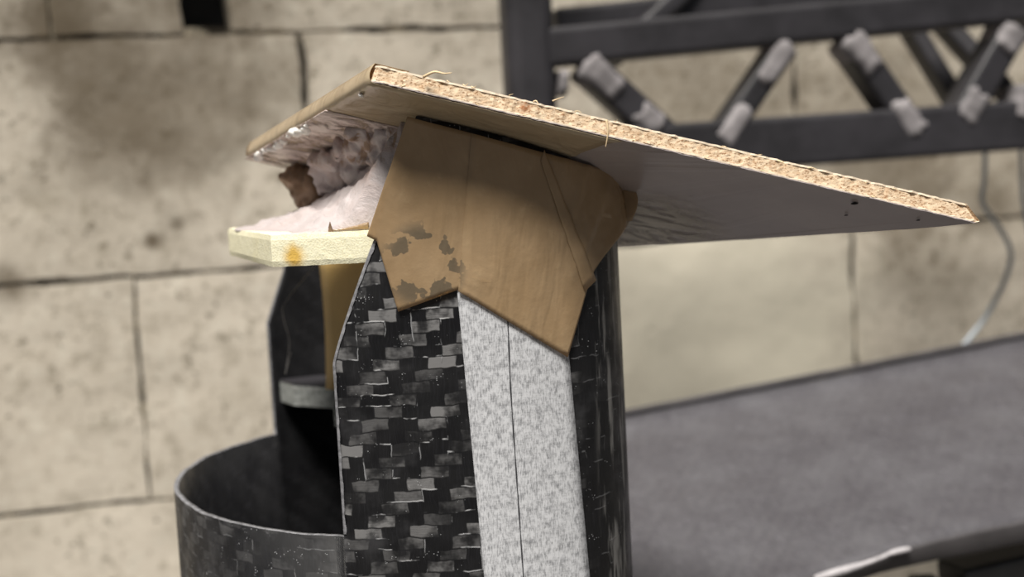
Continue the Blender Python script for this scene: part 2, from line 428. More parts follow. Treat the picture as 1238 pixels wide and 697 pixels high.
def block(s0, s1, z0, z1, sd):
    NU = max(6, int((s1-s0)/.012)); NV = 18
    def fn(i, j):
        u = i/NU; v = j/NV
        s = lerp(s0, s1, u); z = lerp(z0, z1, v)
        e = min(min(u, 1-u)*(s1-s0), min(v, 1-v)*(z1-z0))
        n = -.0003*(1-sm(e/.003)) + .0012*nz((s+sd, z, sd), 18) + .0008*nz((s, z+sd, 3), 60)
        ex = .0032*nz((z*1.0+sd*3, s*.3, 1), 24); ez = .0030*nz((s+sd*2, z*.3, 5), 22)
        if i in (0, NU): s += ex
        if j in (0, NV): z += ez
        return W(s, z, n)
    vs, fs = grid(NU+1, NV+1, fn)
    # sides back to the wall's core
    bd = [i for i in range(NU+1)] + [j*(NU+1)+NU for j in range(1, NV+1)] + [NV*(NU+1)+i for i in range(NU-1, -1, -1)] + [j*(NU+1) for j in range(NV-1, 0, -1)]
    n0 = len(vs)
    for b in bd: vs.append(vs[b].copy())
    L = len(bd)
    for b in bd: vs.append(vs[b] - wn_*.085)
    for a in range(L):
        b = (a+1) % L; fs.append((n0+b, n0+a, n0+L+a, n0+L+b))
    return mesh('block', vs, fs, M['block'], wall)
courses = [  # z0, z1, joints measured as pixel positions
    (H+.128, H+.325, [(-1750, 20), (-1150, 20), (-560, 20), (60, 20), (222, 20), (275, 20), (612, 20), (1200, 20), (1750, 20), (2250, 20)]),
    (H-.073, H+.128, [(-1500, 190), (-860, 190), (-220, 190), (366, 90), (961, 110), (1520, 190), (2050, 190)]),
    (H-.266, H-.073, [(-1700, 450), (-1060, 450), (-430, 450), (170, 450), (612, 450), (1032, 350), (1600, 400), (2120, 400)]),
    (H-.460, H-.266, [(-1500, 690), (-800, 690), (-120, 690), (420, 690), (960, 690), (1500, 690), (2050, 690)]),
    (H+.325, H+.528, [(-1500, 0), (-860, 0), (-220, 0), (366, 0), (961, 0), (1520, 0), (2050, 0)]),
    (.004, H-.460, [(-1700, 450), (-1060, 450), (-430, 450), (170, 450), (612, 450), (1032, 350), (1600, 400), (2120, 400)])]
mort = []
for ci, (z0, z1, js) in enumerate(courses):
    ss = [ws(*j) for j in js]
    for a in range(len(ss)-1):
        if ci == 0 and a == 4: continue          # the open slot in the top course
        block(ss[a]+G/2, ss[a+1]-G/2, z0+G/2, z1-G/2, ci*7.3+a*1.9+.5)
    for s in ss[1:-1]:
        mort.append((s-.006, s+.006, z0, z1))
    mort.append((ss[0], ss[-1], z0-.006, z0+.006))
for (a, b, c, d) in mort:
    if abs(b-a) < .1 and any(abs((a+b)/2-ws(x, 20)) < .008 for x in (222, 275)): continue
    vs = [W(a, c, -.0032), W(b, c, -.0032), W(b, d, -.0032), W(a, d, -.0032), W(a, c, -.08), W(b, c, -.08), W(b, d, -.08), W(a, d, -.08)]
    mesh('mortar_joint', vs, [(0, 1, 2, 3), (4, 0, 3, 7), (1, 5, 6, 2), (3, 2, 6, 7), (4, 5, 1, 0)], M['mortar'], wall, smooth=False)

# unseen roof overhang, added above the frame to shade the wall's top
vs = [W(a, z, n) for z in (H+.53, H+.56) for a, n in ((-1.6, -.16), (1.6, -.16), (1.6, .13), (-1.6, .13))]
ev = mesh('shading_eave', vs, [(0, 1, 2, 3), (7, 6, 5, 4), (0, 4, 5, 1), (1, 5, 6, 2), (2, 6, 7, 3), (3, 7, 4, 0)], M['mortar'], smooth=False)
struct(ev)

# ------------------------------------------------------------------ particle board plane
YA = .474
Ab, Bb, Cb = P(449, 98, YA), P(1186, 271, YA+.004), P(297, 190, .612)
bn = (Bb-Ab).cross(Cb-Ab).normalized()
if bn.z < 0: bn = -bn
def board_z(x, y): return Ab.z - ((x-Ab.x)*bn.x + (y-Ab.y)*bn.y)/bn.z

# ------------------------------------------------------------------ carbon tube
sec = [(-.069, .500), (-.045, .4975), (-.018, .4965), (.006, .4985), (.026, .506), (.039, .521), (.0445, .545), (.044, .578), (.036, .62), (.014, .665),
       (-.025, .70), (-.080, .720), (-.128, .711), (-.1545, .672), (-.163, .632), (-.157, .588), (-.134, .545), (-.102, .515)]
NS = 220
c3 = [Vector((x, y, 0)) for x, y in sec]
ring = spline(c3[-2:]+c3+c3[:3], (len(c3)+4)*40+1)[2*40:(len(c3)+2)*40+1]
acc = [0]
for a, b in zip(ring, ring[1:]): acc.append(acc[-1]+(b-a).length)
LEN = acc[-1]
def on_ring(s, off=0.0):
    s %= LEN
    lo, hi = 0, len(acc)-1
    while hi-lo > 1:
        m = (lo+hi)//2
        if acc[m] <= s: lo = m
        else: hi = m
    t = (s-acc[lo])/(acc[hi]-acc[lo]); p = ring[lo].lerp(ring[hi], t)
    d = (ring[hi]-ring[lo]).normalized()
    return p + Vector((d.y, -d.x, 0))*off      # outward (ring runs counter-clockwise seen from above)
def ring_hit(px, py):
    """arc length and height where the ray through a pixel meets the tube's front"""
    d = ray(px, py); best = None
    for k in range(len(ring)-1):
        a, b = ring[k], ring[k+1]; e = b-a
        den = d.x*e.y-d.y*e.x
        if abs(den) < 1e-9: continue
        t = (a.x*e.y-a.y*e.x)/den; q = (a.x*d.y-a.y*d.x)/den
        if 0 <= q <= 1 and t > 0 and (best is None or t < best[0]): best = (t, acc[k]+q*(acc[k+1]-acc[k]))
    if best is None: return None
    s = best[1]
    if s > LEN*.7: s -= LEN
    return s, H + d.z*best[0]
def hit(px, py, off=.0):
    x = px
    while True:
        h = ring_hit(x, py)
        if h: break
        x -= 1
    p = on_ring(h[0], off); p.z = h[1]
    if x != px: p.x += (px-x)/FPX*p.y
    return p
s_cut = ring_hit(412, 640)[0]; z_rim = ring_hit(412, 648)[1]
s_knee, z_knee = ring_hit(406, 440)
s_top, z_top = ring_hit(452, 291)
s_cut = s_knee = (s_cut+s_knee)/2
# the back wall's cut, matched on the inside of the far side
def back_hit(px, py):
    d = ray(px, py); best = None
    for k in range(len(ring)-1):
        a, b = ring[k], ring[k+1]; e = b-a
        den = d.x*e.y-d.y*e.x
        if abs(den) < 1e-9: continue
        t = (a.x*e.y-a.y*e.x)/den; q = (a.x*d.y-a.y*d.x)/den
        if 0 <= q <= 1 and t > 0 and (best is None or t > best[0]): best = (t, acc[k]+q*(acc[k+1]-acc[k]))
    return best[1], H+d.z*best[0]
sb_cut, zb_rim = back_hit(331, 524)
_, zb_knee = back_hit(326, 390)
sb_top, zb_top = back_hit(345, 318)
print('rim', z_rim-H, zb_rim-H, 'ring', LEN, 's', s_cut, s_top, sb_cut, sb_top, z_knee-H, zb_knee-H, z_top-H, zb_top-H)
FOAM_TOP = P(330, 284, .508).z; FOAM_BOT = FOAM_TOP-.0122
def top_h(s):
    p = on_ring(s)
    h = board_z(p.x, p.y) - .0012
    yb = sm((p.y-.56)/.05)
    h = lerp(h, min(h, FOAM_BOT-.002), yb)
    if s_cut <= s < s_top: h = min(h, lerp(z_knee, z_top, ((s-s_cut)/(s_top-s_cut))**.9))
    elif s_top <= s < s_top+.05: h = min(h, lerp(z_top, z_top+.08, (s-s_top)/.05*1.6))
    if sb_top < s <= sb_cut: h = min(h, lerp(zb_top, zb_knee, (s-sb_top)/(sb_cut-sb_top)))
    return h
# columns: raised wall from s_cut to sb_cut (front, right side, back), low rim over the rounded left end
cols = []
nR, nL = 150, 70
for i in range(nR+1): cols.append((lerp(s_cut, sb_cut, i/nR), True))
for i in range(1, nL): cols.append((lerp(sb_cut, LEN+s_cut, i/nL), False))
vs, fs, uv = [], [], []
LOW = [0.0, .15, .28, .36, .40]
idx = {}
def addv(ci, lv, s, z):
    p = on_ring(s); p.z = z
    idx[ci, lv] = len(vs); vs.append(p); uv.append((s, z))
NC = len(cols); LR = 5; UP = 12
for ci, (s, hi) in enumerate(cols):
    zr = lerp(z_rim, zb_rim, sm((s-LEN*.0)/sb_cut)) if hi else lerp(zb_rim, z_rim, (s-sb_cut)/(LEN+s_cut-sb_cut))
    if not hi: zr += .0006*nz((s*60, 0, 0))
    for l in range(LR+1): addv(ci, l, s, zr*l/LR)
    if hi:
        h = max(top_h(s), zr+.004)
        for l in range(1, UP+1): addv(ci, LR+l, s, lerp(zr, h, l/UP))
for ci in range(NC):
    c2 = (ci+1) % NC
    for l in range(LR): fs.append((idx[ci, l], idx[c2, l], idx[c2, l+1], idx[ci, l+1]))
    if cols[ci][1] and cols[c2][1] and c2 != 0:
        for l in range(LR, LR+UP): fs.append((idx[ci, l], idx[c2, l], idx[c2, l+1], idx[ci, l+1]))
tube = thing('carbon_tube', 'hollow twill-woven carbon fibre tube with its left side cut down to a low rim', 'carbon part', (-.05, .61, 0))
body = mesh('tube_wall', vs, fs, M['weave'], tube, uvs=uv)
body.data.materials.append(M['weave_in']); body.data.materials.append(M['cut'])
so_ = solid(body, .0023, -1); so_.modifiers['thickness'].material_offset = 1; so_.modifiers['thickness'].material_offset_rim = 2
rebase(body)
# pale sanded edge along the cut of the front wall
vs = []; fs = []
N = 90
for i in range(N+1):
    t = i/N
    if t < .55: s_, z_ = s_cut, lerp(z_rim+.001, z_knee, t/.55)
    else: s_ = lerp(s_cut, s_top, (t-.55)/.45); z_ = lerp(z_knee, z_top, ((s_-s_cut)/(s_top-s_cut))**.9)
    wd_ = .0011+.0005*nz((i*.25, 0, 0), 1)
    for a, o_ in ((-.0003, -.0008), (0.0, .0003), (wd_, .0003)):
        p = on_ring(s_+a, o_); p.z = z_; vs.append(p)
    if i:
        b = 3*i
        fs += [(b-3, b-2, b+1, b), (b-2, b-1, b+2, b+1)]
o = mesh('sanded_edge', vs, fs, M['cut'], tube); o['label'] = 'pale sanded cut edge'; rebase(o)
# inner bulkhead plate, its stiffener and the tan lining seen through the cut-away
z_pl = back_hit(345, 455)[1]
def inner(px, py, Y): return P(px, py, Y)
pf = [inner(329, 465, .665), inner(420, 462, .640)]
zt = pf[0].z
def plate(name, pts, zlo, zhi, mat, bev=.0005):
    n = len(pts); vs = [(x, y, zlo) for x, y in pts] + [(x, y, zhi) for x, y in pts]
    fs = [tuple(range(n))[::-1], tuple(range(n, 2*n))] + [(i, (i+1) % n, n+(i+1) % n, n+i) for i in range(n)]
    o = mesh(name, vs, fs, mat, tube, smooth=False); bevel(o, bev, 2); return rebase(o)
pr = on_ring(sb_cut-.004, -.004)
q0 = (pr.x, pr.y); q1 = (pf[1].x+.03, .630)
mid = [on_ring(lerp(sb_cut-.004, sb_cut-.16, i/8), -.0034) for i in range(9)]
zp = P(345, 463, .70).z
ledge = [(p.x, p.y) for p in mid][::-1] + [(-.118, .690), (-.060, .655), (-.01, .64)]
plate('bulkhead', ledge, zp-.011, zp, M['greyfoam'])
plate('bulkhead_skin', ledge, zp, zp+.0012, M['frame'], .0003)
# stiffener below the plate, next to the front wall's cut edge
a = P(403, 486, .60); b = P(403, 516, .60)
plate('stiffener', [(a.x, .598), (a.x+.03, .598), (a.x+.03, .606), (a.x, .606)], b.z, a.z, M['greyfoam'])
# curved tan lining behind the front wall
p0, p1 = P(386, 340, .66), P(386, 450, .66)
def fn(i, j):
    u = i/16; v = j/6
    x = lerp(p0.x, p0.x+.072, u); y = .664 - .045*math.sin(u*math.pi*.5)
    return Vector((x+.0015*math.sin(v*3), y, lerp(zp+.0015, FOAM_BOT-.0005, v)))
vs, fs = grid(17, 7, fn)
rebase(solid(mesh('lining', vs, fs, M['tan'], tube), .002))
# loose fibre hanging in the opening
ctrl = [P(380, 322, .655), P(345, 365, .65), P(343, 385, .65), P(350, 412, .65), P(347, 440, .65), P(345, 452, .65), P(349, 436, .65), P(352, 425, .65)]
vs, fs = tube_mesh(spline(ctrl, 50), .00022, 5)
rebase(mesh('loose_fibre', vs, fs, M['hair'], tube))

# ------------------------------------------------------------------ masking tape strip with a pencil line
mt = thing('masking_tape', 'white mottled masking tape strip running down the carbon tube', 'masking tape', tuple(hit(640, 600)))
NU, NV = 14, 40
def edgeL(y): return lerp(545, 585.5, (y-270)/(697-270))
def edgeR(y): return lerp(672, 712, (y-270)/(697-270))
def fn(i, j):
    y = lerp(200, 960, j/NV); x = lerp(edgeL(y), edgeR(y), i/NU)
    return hit(x, y, .0006)
vs, fs = grid(NU+1, NV+1, fn)
uvs = []
for v in vs: uvs.append((v.x, v.z))
o = mesh('strip', vs, fs[::1], M['masking'], mt, uvs=uvs); rebase(solid(o, .0003))
vs = []; fs = []
for j in range(61):
    y = lerp(168, 960, j/60)
    x = lerp(604, 617, (y-150)/320) if y < 470 else lerp(617, 632.5, (y-470)/227)
    wv = .75+.25*math.sin(j*1.7)
    vs += [hit(x-wv, y, .0009), hit(x+wv, y, .0009)]
    if j: fs.append((2*j-2, 2*j-1, 2*j+1, 2*j))
o = mesh('pencil_line', vs, fs, M['pencil'], mt); o['label'] = 'thin dark pencil line'; rebase(o)

# ------------------------------------------------------------------ particle board
Db = PP(700, 302, Ab, bn)
TH = .0063
board = thing('particle_board', 'offcut of thin particle board tilted down to the right on top of the tube', 'board', tuple((Ab+Bb+Cb+Db)/4))
quad = [Ab, Bb, Db, Cb]
def layer(name, lo, hi, mat, rough, seed, inset=0.0):
    """one layer of the board with a torn outline"""
    out = []; 
    cen = (Ab+Bb+Cb+Db)/4
    for k in range(4):
        a, b = quad[k], quad[(k+1) % 4]
        n = (160, 70, 60, 60)[k]
        d = (b-a).normalized(); nrm = d.cross(bn)
        if nrm.dot(cen-a) > 0: nrm = -nrm
        for i in range(n):
            t = i/n
            amp = rough*(1 if k in (0,) else .4)
            p = a.lerp(b, t) + nrm*(amp*nz((t*40+seed, k*5.1, seed), 2.2, 4)) - nrm*inset
            # rounded corners
            r = .004
            dl = (b-a).length
            for cnr, oth in ((t*dl, 1), ((1-t)*dl, -1)):
                if cnr < r: p -= nrm*(r*(1-math.sqrt(max(0, 1-((r-cnr)/r)**2))))*.22
            out.append(p)
    n = len(out); vs = []
    rows = 5
    for j in range(rows+1):
        h = lerp(lo, hi, j/rows)
        for i, p in enumerate(out):
            q = p + bn*h
            if 0 < j < rows and mat is M['core']:
                q = q + (cen-p).normalized()*(.00025*(.5+nz((i*.9, j*2.3, seed), 1.7)))
            elif mat is not M['core']:
                q = q + bn*(.00022*nz((i*.35, 3, seed), 1.3))
            wB = sm(1-(p-Bb).length/.03)              # the thin end is worn to a blunt tip
            q = q + (Ab-Bb).normalized()*(wB*(1.1*max(h-.001, 0)+.0015*sm((.001-h)/.001)))
            vs.append(q)
    fs = [tuple(range(n))[::-1], tuple(range(rows*n, rows*n+n))]
    for j in range(rows):
        for i in range(n): fs.append((j*n+i, j*n+(i+1) % n, (j+1)*n+(i+1) % n, (j+1)*n+i))
    o = mesh(name, vs, fs, mat, board, smooth=False)
    bm = bmesh.new(); bm.from_mesh(o.data); bmesh.ops.recalc_face_normals(bm, faces=bm.faces); bm.to_mesh(o.data); bm.free()
    return rebase(o)
layer('underside_laminate', 0, .00035, M['under'], .0004, 1.0)
layer('backing_paper', .00035, .0010, M['veneer'], .0005, 2.0, .0001)
layer('chip_core', .0010, TH-.0007, M['core'], .0004, 4.0, .0002)
layer('top_laminate', TH-.0007, TH, M['veneer'], .0008, 9.0)
# parcel tape wrapped round the left end: underside, left edge, a little of the top
def onb(px, py, h=0.0): return PP(px, py, Ab+bn*h, bn)
dA = (Cb-Ab); dB = (Bb-Ab)
def uvb(u, v, h): return Ab + dB*u + dA*v + bn*h
lx = (Ab-Bb).normalized()
def fn(i, j):
    v = lerp(.002, .985, j/30); k = i/34
    rip = .0004*nz((i*.3, j*.4, 2), 1)
    if k < .72:                                   # underside, ragged right end
        umax = .415 + .03*nz((v*3, 0, 7), 1.5) - .10*v
        u = lerp(umax, -.002, k/.72); return uvb(u, v, -.0005-rip*.5)
    if k < .88:
        t = (k-.72)/.16; return uvb(-.0008, v, lerp(-.0005, TH+.0005, t)) + lx*(.0010*math.sin(t*math.pi))
    t = (k-.88)/.12; return uvb(lerp(-.002, .055, t), v, TH+.0006)
vs, fs = grid(35, 31, fn)
o = mesh('tape_wrap', vs, fs, M['tape_wrap'], board); o['label'] = 'brown parcel tape round the left end'; rebase(solid(o, .0001))
# smear of filler under the left end
def fn(i, j):
    u = lerp(-.001, .17, i/40); v = lerp(.30, 1.0, j/24)
    edge = min(i/40, 1-i/40, j/24, 1-j/24)
    t = nz((u*30, v*8, 1), 1.2)
    return uvb(u, v, -.0009 - max(0, .0016*(t+.1))*sm(edge*6))
vs, fs = grid(41, 25, fn)
keep = []
for f in fs:
    c = sum((vs[i] for i in f), Vector())/4
    keep.append(f)
o = mesh('filler_smear', vs, keep, M['smear'], board); rebase(solid(o, .0004))
# sky reflection on the underside right of the tube, painted as a pale sheet
def fn(i, j):
    u, v = i/24, j/16
    p = PP(lerp(738, lerp(850, 905, v), u), lerp(lerp(222, 228, u), lerp(296, 287, u), v), Ab, bn)
    e = min(u*3, 1-u, v, 1-v)*4
    return p - bn*.0006
vs, fs = grid(25, 17, fn)
o = mesh('sheen_patch', vs, fs, M['sky_sheen'], board, uvs=[(i/24, j/16) for j in range(17) for i in range(25)]); rebase(solid(o, .0001))
for (x, y) in ((1033, 246), (1023, 260), (1110, 266)):
    bm = bmesh.new(); bmesh.ops.create_icosphere(bm, subdivisions=2, radius=.0011 if x == 1033 else .0006)
    c = PP(x, y, Ab-bn*.0005, bn)
    for v in bm.verts: v.co = Vector((v.co.x*1.3, v.co.y, v.co.z*.4)) + c
    me = bpy.data.meshes.new('dark_speck'); bm.to_mesh(me); bm.free()
    rebase(link('dark_speck', me, M['black'], board))
# splinters along the sawn edge
def fibre(pts, r, par, mat, name='splinter'):
    vs, fs = tube_mesh(spline(pts, 14), lambda t: r*(1-.75*t), 5)
    return rebase(mesh(name, vs, fs, mat, par))
fibre([P(512, 93, YA-.001), P(525, 87, YA-.004), P(537, 89, YA-.006), P(546, 88, YA-.007)], .0006, board, M['splinter'])
fibre([P(733, 145, YA-.002), P(735, 157, YA-.003), P(734, 168, YA-.003), P(732, 178, YA-.003)], .0005, board, M['splinter'])
fibre([P(668, 122, YA-.001), P(676, 119, YA-.002), P(682, 117, YA-.002)], .0003, board, M['splinter'])
for k in range(26):
    x = random.uniform(470, 1165); top = random.random() < .45
    y0 = lerp(75, 250, (x-452)/(1175-452)) + (1 if top else lerp(22, 15.5, (x-452)/723))
    a = P(x, y0, YA-.0002); L = random.uniform(3, 11)
    fibre([a, P(x+L*.5, y0+L*.13+random.uniform(-2, 1), YA-.0012), P(x+L, y0+L*.25+random.uniform(-3.5, 2.5), YA-.0018)], random.uniform(.00018, .0004), board, M['splinter'])
# white crumbs stuck under the left edge
for k in range(20):
    t = [.10, .50, .52, .54, .55, .58, .72, .74, .76, .8, .83, .86, .88, .90, .92, .94, .95, .47, .62, .69][k]
    c = uvb(.004+.012*random.random(), t, -.0012)
    r = (.0028 if k in (2, 3, 4) else .0018)*random.uniform(.6, 1.2)
    bm = bmesh.new(); bmesh.ops.create_icosphere(bm, subdivisions=2, radius=r)
    for v in bm.verts: v.co = v.co*(1+.5*nz(v.co/r+Vector((k, 0, 0)), 1.1)); v.co.z *= .7
    me = bpy.data.meshes.new('crumb'); bm.to_mesh(me); bm.free()
    o = link('crumb', me, M['crumb'], board); o.location = c - ROOT[board.name]
    me.polygons.foreach_set('use_smooth', [True]*len(me.polygons))

# ------------------------------------------------------------------ foam slab
foam = None
fp = [P(328, 300, .507), P(276, 290, .610), P(330, 290, .66), P(470, 290, .62), P(470, 300, .5075)]
pts = [(p.x, p.y) for p in fp]
wall_in = hit(470, 300, -.0045); pts[4] = (wall_in.x, wall_in.y); pts[3] = (wall_in.x, .62)
cutp = hit(448, 300, -.0045); pts.insert(5, (cutp.x-.004, cutp.y+.001))
outl = []
for k in range(len(pts)):
    a, b = Vector((*pts[k], 0)), Vector((*pts[(k+1) % len(pts)], 0))
    n = max(3, int((b-a).length/.0022))
    for i in range(n):
        outl.append(a.lerp(b, i/n) + Vector((.00015*nz((i, k, 0), 1.3), .00015*nz((i, k, 9), 1.3), 0)))
cx = sum((p for p in outl), Vector())/len(outl)
vs = []; n = len(outl); R = 6
for j in range(R+1):
    z = lerp(FOAM_BOT, FOAM_TOP, j/R)
    for i, p in enumerate(outl):
        q = p.copy()
        if j in (0, R): q = q + (cx-q).normalized()*.0005
        q.z = z + (.0004*nz((i*.8, j, 4), 1) if j in (0, R) else 0); q += Vector((.0001*nz((i, j, 1), 1.9), .0001*nz((i, j, 7), 1.9), 0)); vs.append(q)
fs = [tuple(range(n))[::-1], tuple(range(R*n, R*n+n))]
for j in range(R):
    for i in range(n): fs.append((j*n+i, j*n+(i+1) % n, (j+1)*n+(i+1) % n, (j+1)*n+i))
foam = mesh('foam_slab', vs, fs, M['foam'], None, smooth=False)
bm = bmesh.new(); bm.from_mesh(foam.data); bmesh.ops.recalc_face_normals(bm, faces=bm.faces); bm.to_mesh(foam.data); bm.free()
tag(foam, 'pale yellow rigid foam slab with an orange stain jutting from the tube top', 'foam slab')

# ------------------------------------------------------------------ filler paste between slab and board
fil = thing('filler_paste', 'pinkish white hardened filler paste bulging between the foam slab and the board', 'filler', (fp[0].x+.03, .55, FOAM_TOP))
xl = P(296, 280, .56).x; xr = P(500, 200, .512).x
NU, NV = 70, 46
def fn(i, j):
    u = i/NU; v = j/NV
    y = lerp(.5085, .625, v)
    # left border follows the slab's slanted left edge
    xa = lerp(P(352, 284, .509).x, P(285, 280, .60).x, sm(v*1.25)); x = lerp(xa, xr, u)
    s = u
    ridge = .0030*nz((x*150+y*60, y*45, 0), 1.0, 4) + .0012*nz((x*60, y*260, 4), 1.0, 3)
    hgt = (.047*s**1.75)*(1-.25*sm((v-.5)*2)) + ridge*sm(u*5)
    hgt *= lerp(sm(.25+v*6), 1, sm((u-.35)/.35))
    z = FOAM_TOP + max(.0004, hgt + .0006*sm(u*8))
    return Vector((x, y, min(z, board_z(x, y)-.0008)))
vs, fs = grid(NU+1, NV+1, fn)
nb = len(vs)
bd = list(range(NU+1)) + [j*(NU+1)+NU for j in range(1, NV+1)] + [NV*(NU+1)+i for i in range(NU-1, -1, -1)] + [j*(NU+1) for j in range(NV-1, 0, -1)]
for b in bd: vs.append(Vector((vs[b].x, vs[b].y, FOAM_TOP-.0003)))
for a in range(len(bd)):
    b = (a+1) % len(bd); fs.append((bd[a], nb+a, nb+b, bd[b]))
rebase(mesh('fillet', vs, fs, M['filler'], fil))
# upper mass: swirls of paste squeezed up against the board, remeshed into one lump
def lump(name, balls, mat, vox=.0013, amp=.0018, sc=150):
    bm = bmesh.new()
    for (c, r, sq) in balls:
        ret = bmesh.ops.create_icosphere(bm, subdivisions=3, radius=1)
        for v in ret['verts']:
            p = Vector((v.co.x*r*sq[0], v.co.y*r*sq[1], v.co.z*r*sq[2])); v.co = p + c
    me = bpy.data.meshes.new(name); bm.to_mesh(me); bm.free()
    tmp = bpy.data.objects.new('tmp', me); COL.objects.link(tmp)
    md = tmp.modifiers.new('r', 'REMESH'); md.mode = 'VOXEL'; md.voxel_size = vox
    sm_ = tmp.modifiers.new('s', 'SMOOTH'); sm_.iterations = 4
    dg = bpy.context.evaluated_depsgraph_get(); ev = tmp.evaluated_get(dg)
    m2 = bpy.data.meshes.new_from_object(ev)
    bpy.data.objects.remove(tmp); bpy.data.meshes.remove(me)
    for v in m2.vertices:
        n = v.normal.copy(); p = v.co
        t = amp*(nz(p, sc, 4)) + amp*.8*math.sin(nz(p, sc*.5, 2)*9)
        q = p + n*t
        q.z = min(q.z, board_z(q.x, q.y)-.0006)
        v.co = q
    m2.polygons.foreach_set('use_smooth', [True]*len(m2.polygons))
    m2.materials.clear(); m2.name = name
    return rebase(link(name, m2, mat, fil))
B = []
for (px, py, Y, r, sq) in [(480, 160, .53, .010, (1, 1, 1)), (462, 172, .54, .011, (1.2, 1, .8)), (440, 178, .55, .010, (1.3, 1.2, .8)), (418, 190, .565, .009, (1.2, 1.2, .8)),
                           (400, 196, .575, .007, (1.3, 1.4, .8)), (470, 192, .535, .008, (1, 1, 1.2)), (440, 200, .56, .009, (1, 1.3, 1.1)), (412, 208, .58, .008, (1, 1.2, 1.3)),
                           (395, 212, .585, .007, (1, 1.2, 1.2)), (452, 160, .535, .008, (1.4, 1, .6)), (486, 180, .52, .008, (.7, 1, 1.2))]:
    B.append((P(px, py, Y), r, sq))
lump('squeezed_paste', B, M['filler'])
B = []
for (px, py, Y, r, sq) in [(362, 214, .600, .0085, (1.1, .8, .7)), (366, 228, .600, .008, (.8, .8, 1.1)), (378, 240, .596, .007, (.7, .8, 1.0)), (385, 222, .596, .008, (1, .8, 1))]:
    B.append((P(px, py, Y), r, sq))
o = lump('brown_lump', B, M['brownlump'], amp=.001); o['label'] = 'brown resin-soaked lump'
# curled brown tape tab lying on the slab
tab = thing('tape_tab', 'small curled end of brown tape lying on the yellow foam slab', 'tape', tuple(P(420, 283, .5075)))
def fn(i, j):
    t = i/14; s = j/4
    a = P(lerp(402, 446, t), lerp(284, 283, t), .5080)
    b = P(lerp(414, 448, t), lerp(277, 268, t**.7), .5140)
    p = a.lerp(b, s); p.z = max(p.z, FOAM_TOP+.0006) + .0016*math.sin(s*math.pi)*(.4+t); p.y -= .003*math.sin(s*math.pi)*t
    return p
vs, fs = grid(15, 5, fn)
rebase(solid(mesh('curl', vs, fs, M['tape'], tab), .0002))
vs = [P(397, 284, .5075), P(404, 284, .507), P(399, 268, .508), P(397, 276, .509)]
rebase(solid(mesh('corner', vs, [(0, 1, 2), (0, 2, 3)], M['brownlump'], tab, smooth=False), .0003))

# ------------------------------------------------------------------ brown parcel tape on the tube's front
pt = thing('parcel_tape', 'brown parcel tape strips stuck over the front of the tube below the board', 'parcel tape', tuple(hit(600, 260)))
def poly(pl, t):
    L = [0]
    for a, b in zip(pl, pl[1:]): L.append(L[-1]+math.hypot(b[0]-a[0], b[1]-a[1]))
    d = t*L[-1]
    for k in range(len(pl)-1):
        if d <= L[k+1]+1e-9:
            q = (d-L[k])/(L[k+1]-L[k]); return (lerp(pl[k][0], pl[k+1][0], q), lerp(pl[k][1], pl[k+1][1], q))
    return pl[-1]
def patch(name, pairs, off, bulge, nseg=10, NV=30, mat='tape'):
    """pairs: list of (top pixel, bottom pixel); columns are interpolated between them"""
    colsP = []
    for (a, b) in zip(pairs, pairs[1:]):
        for i in range(nseg):
            t = i/nseg
            colsP.append(((lerp(a[0][0], b[0][0], t), lerp(a[0][1], b[0][1], t)), (lerp(a[1][0], b[1][0], t), lerp(a[1][1], b[1][1], t))))
    colsP.append(pairs[-1])
    n = len(colsP)
    def fn(i, j):
        (a, b) = colsP[i]; v = j/NV
        x, y = lerp(a[0], b[0], v), lerp(a[1], b[1], v)
        p = hit(x, y, off + bulge(x, y))
        return p
    vs, fs = grid(n, NV+1, fn)
    o = mesh(name, vs, [f[::-1] for f in fs], M[mat], pt)
    return rebase(solid(o, .00012))
def wr(x, y):
    e = .0
    # wrinkles fanning out towards the right shoulder and a fold in the middle
    e += .0007*max(0, math.sin((x+y*.35)*.22))*sm((x-640)/60)*sm((360-y)/80)
    e += .0003*(1+nz((x*.02, y*.012, 2), 1.5))
    return e
patch('strip', [((493, 141), (444, 285)), ((497, 142), (456, 291)), ((512, 146), (482, 376)), ((566, 160), (553, 350)), ((622, 175), (611, 314))], .0010, wr)
patch('strip', [((570, 161), (554, 351)), ((672, 189), (684, 431)), ((690, 194), (697, 385)), ((712, 201), (711, 334)), ((742, 210), (734, 290)), ((752, 216), (748, 264))], .0014,
      lambda x, y: wr(x, y) + .0010*sm(1-abs((y-352)+(x-553)*.66)/6)*sm((x-548)/10)*sm((630-x)/40) + .003*sm((x-715)/30)*sm((y-205)/40))
# torn flap at the right shoulder
def fn(i, j):
    t = i/16; s = j/10
    a = (lerp(735, 748, t), lerp(200, 218, t)); b = (lerp(720, 748, t), lerp(262, 268, t))
    x, y = lerp(a[0], b[0], s) + 9*math.sin(s*math.pi)*t, lerp(a[1], b[1], s)
    p = hit(min(x, 742), y, .0022+.0022*t+.0012*math.sin(t*7)*s*t); p.x += max(0, x-742)/FPX*p.y; return p
vs, fs = grid(17, 11, fn)
rebase(solid(mesh('torn_flap', vs, fs, M['tape'], pt), .00012))
def fn(i, j):
    t = i/4; s = j/16
    x = lerp(lerp(652, 703, s), lerp(656, 716, s), t); y = lerp(195, 352, s)+lerp(0, -14, t)
    return hit(x, y, .0014 + wr(x, y) + .00045)
vs, fs = grid(5, 17, fn)
rebase(solid(mesh('folded_pleat', vs, fs, M['tape'], pt), .00012))

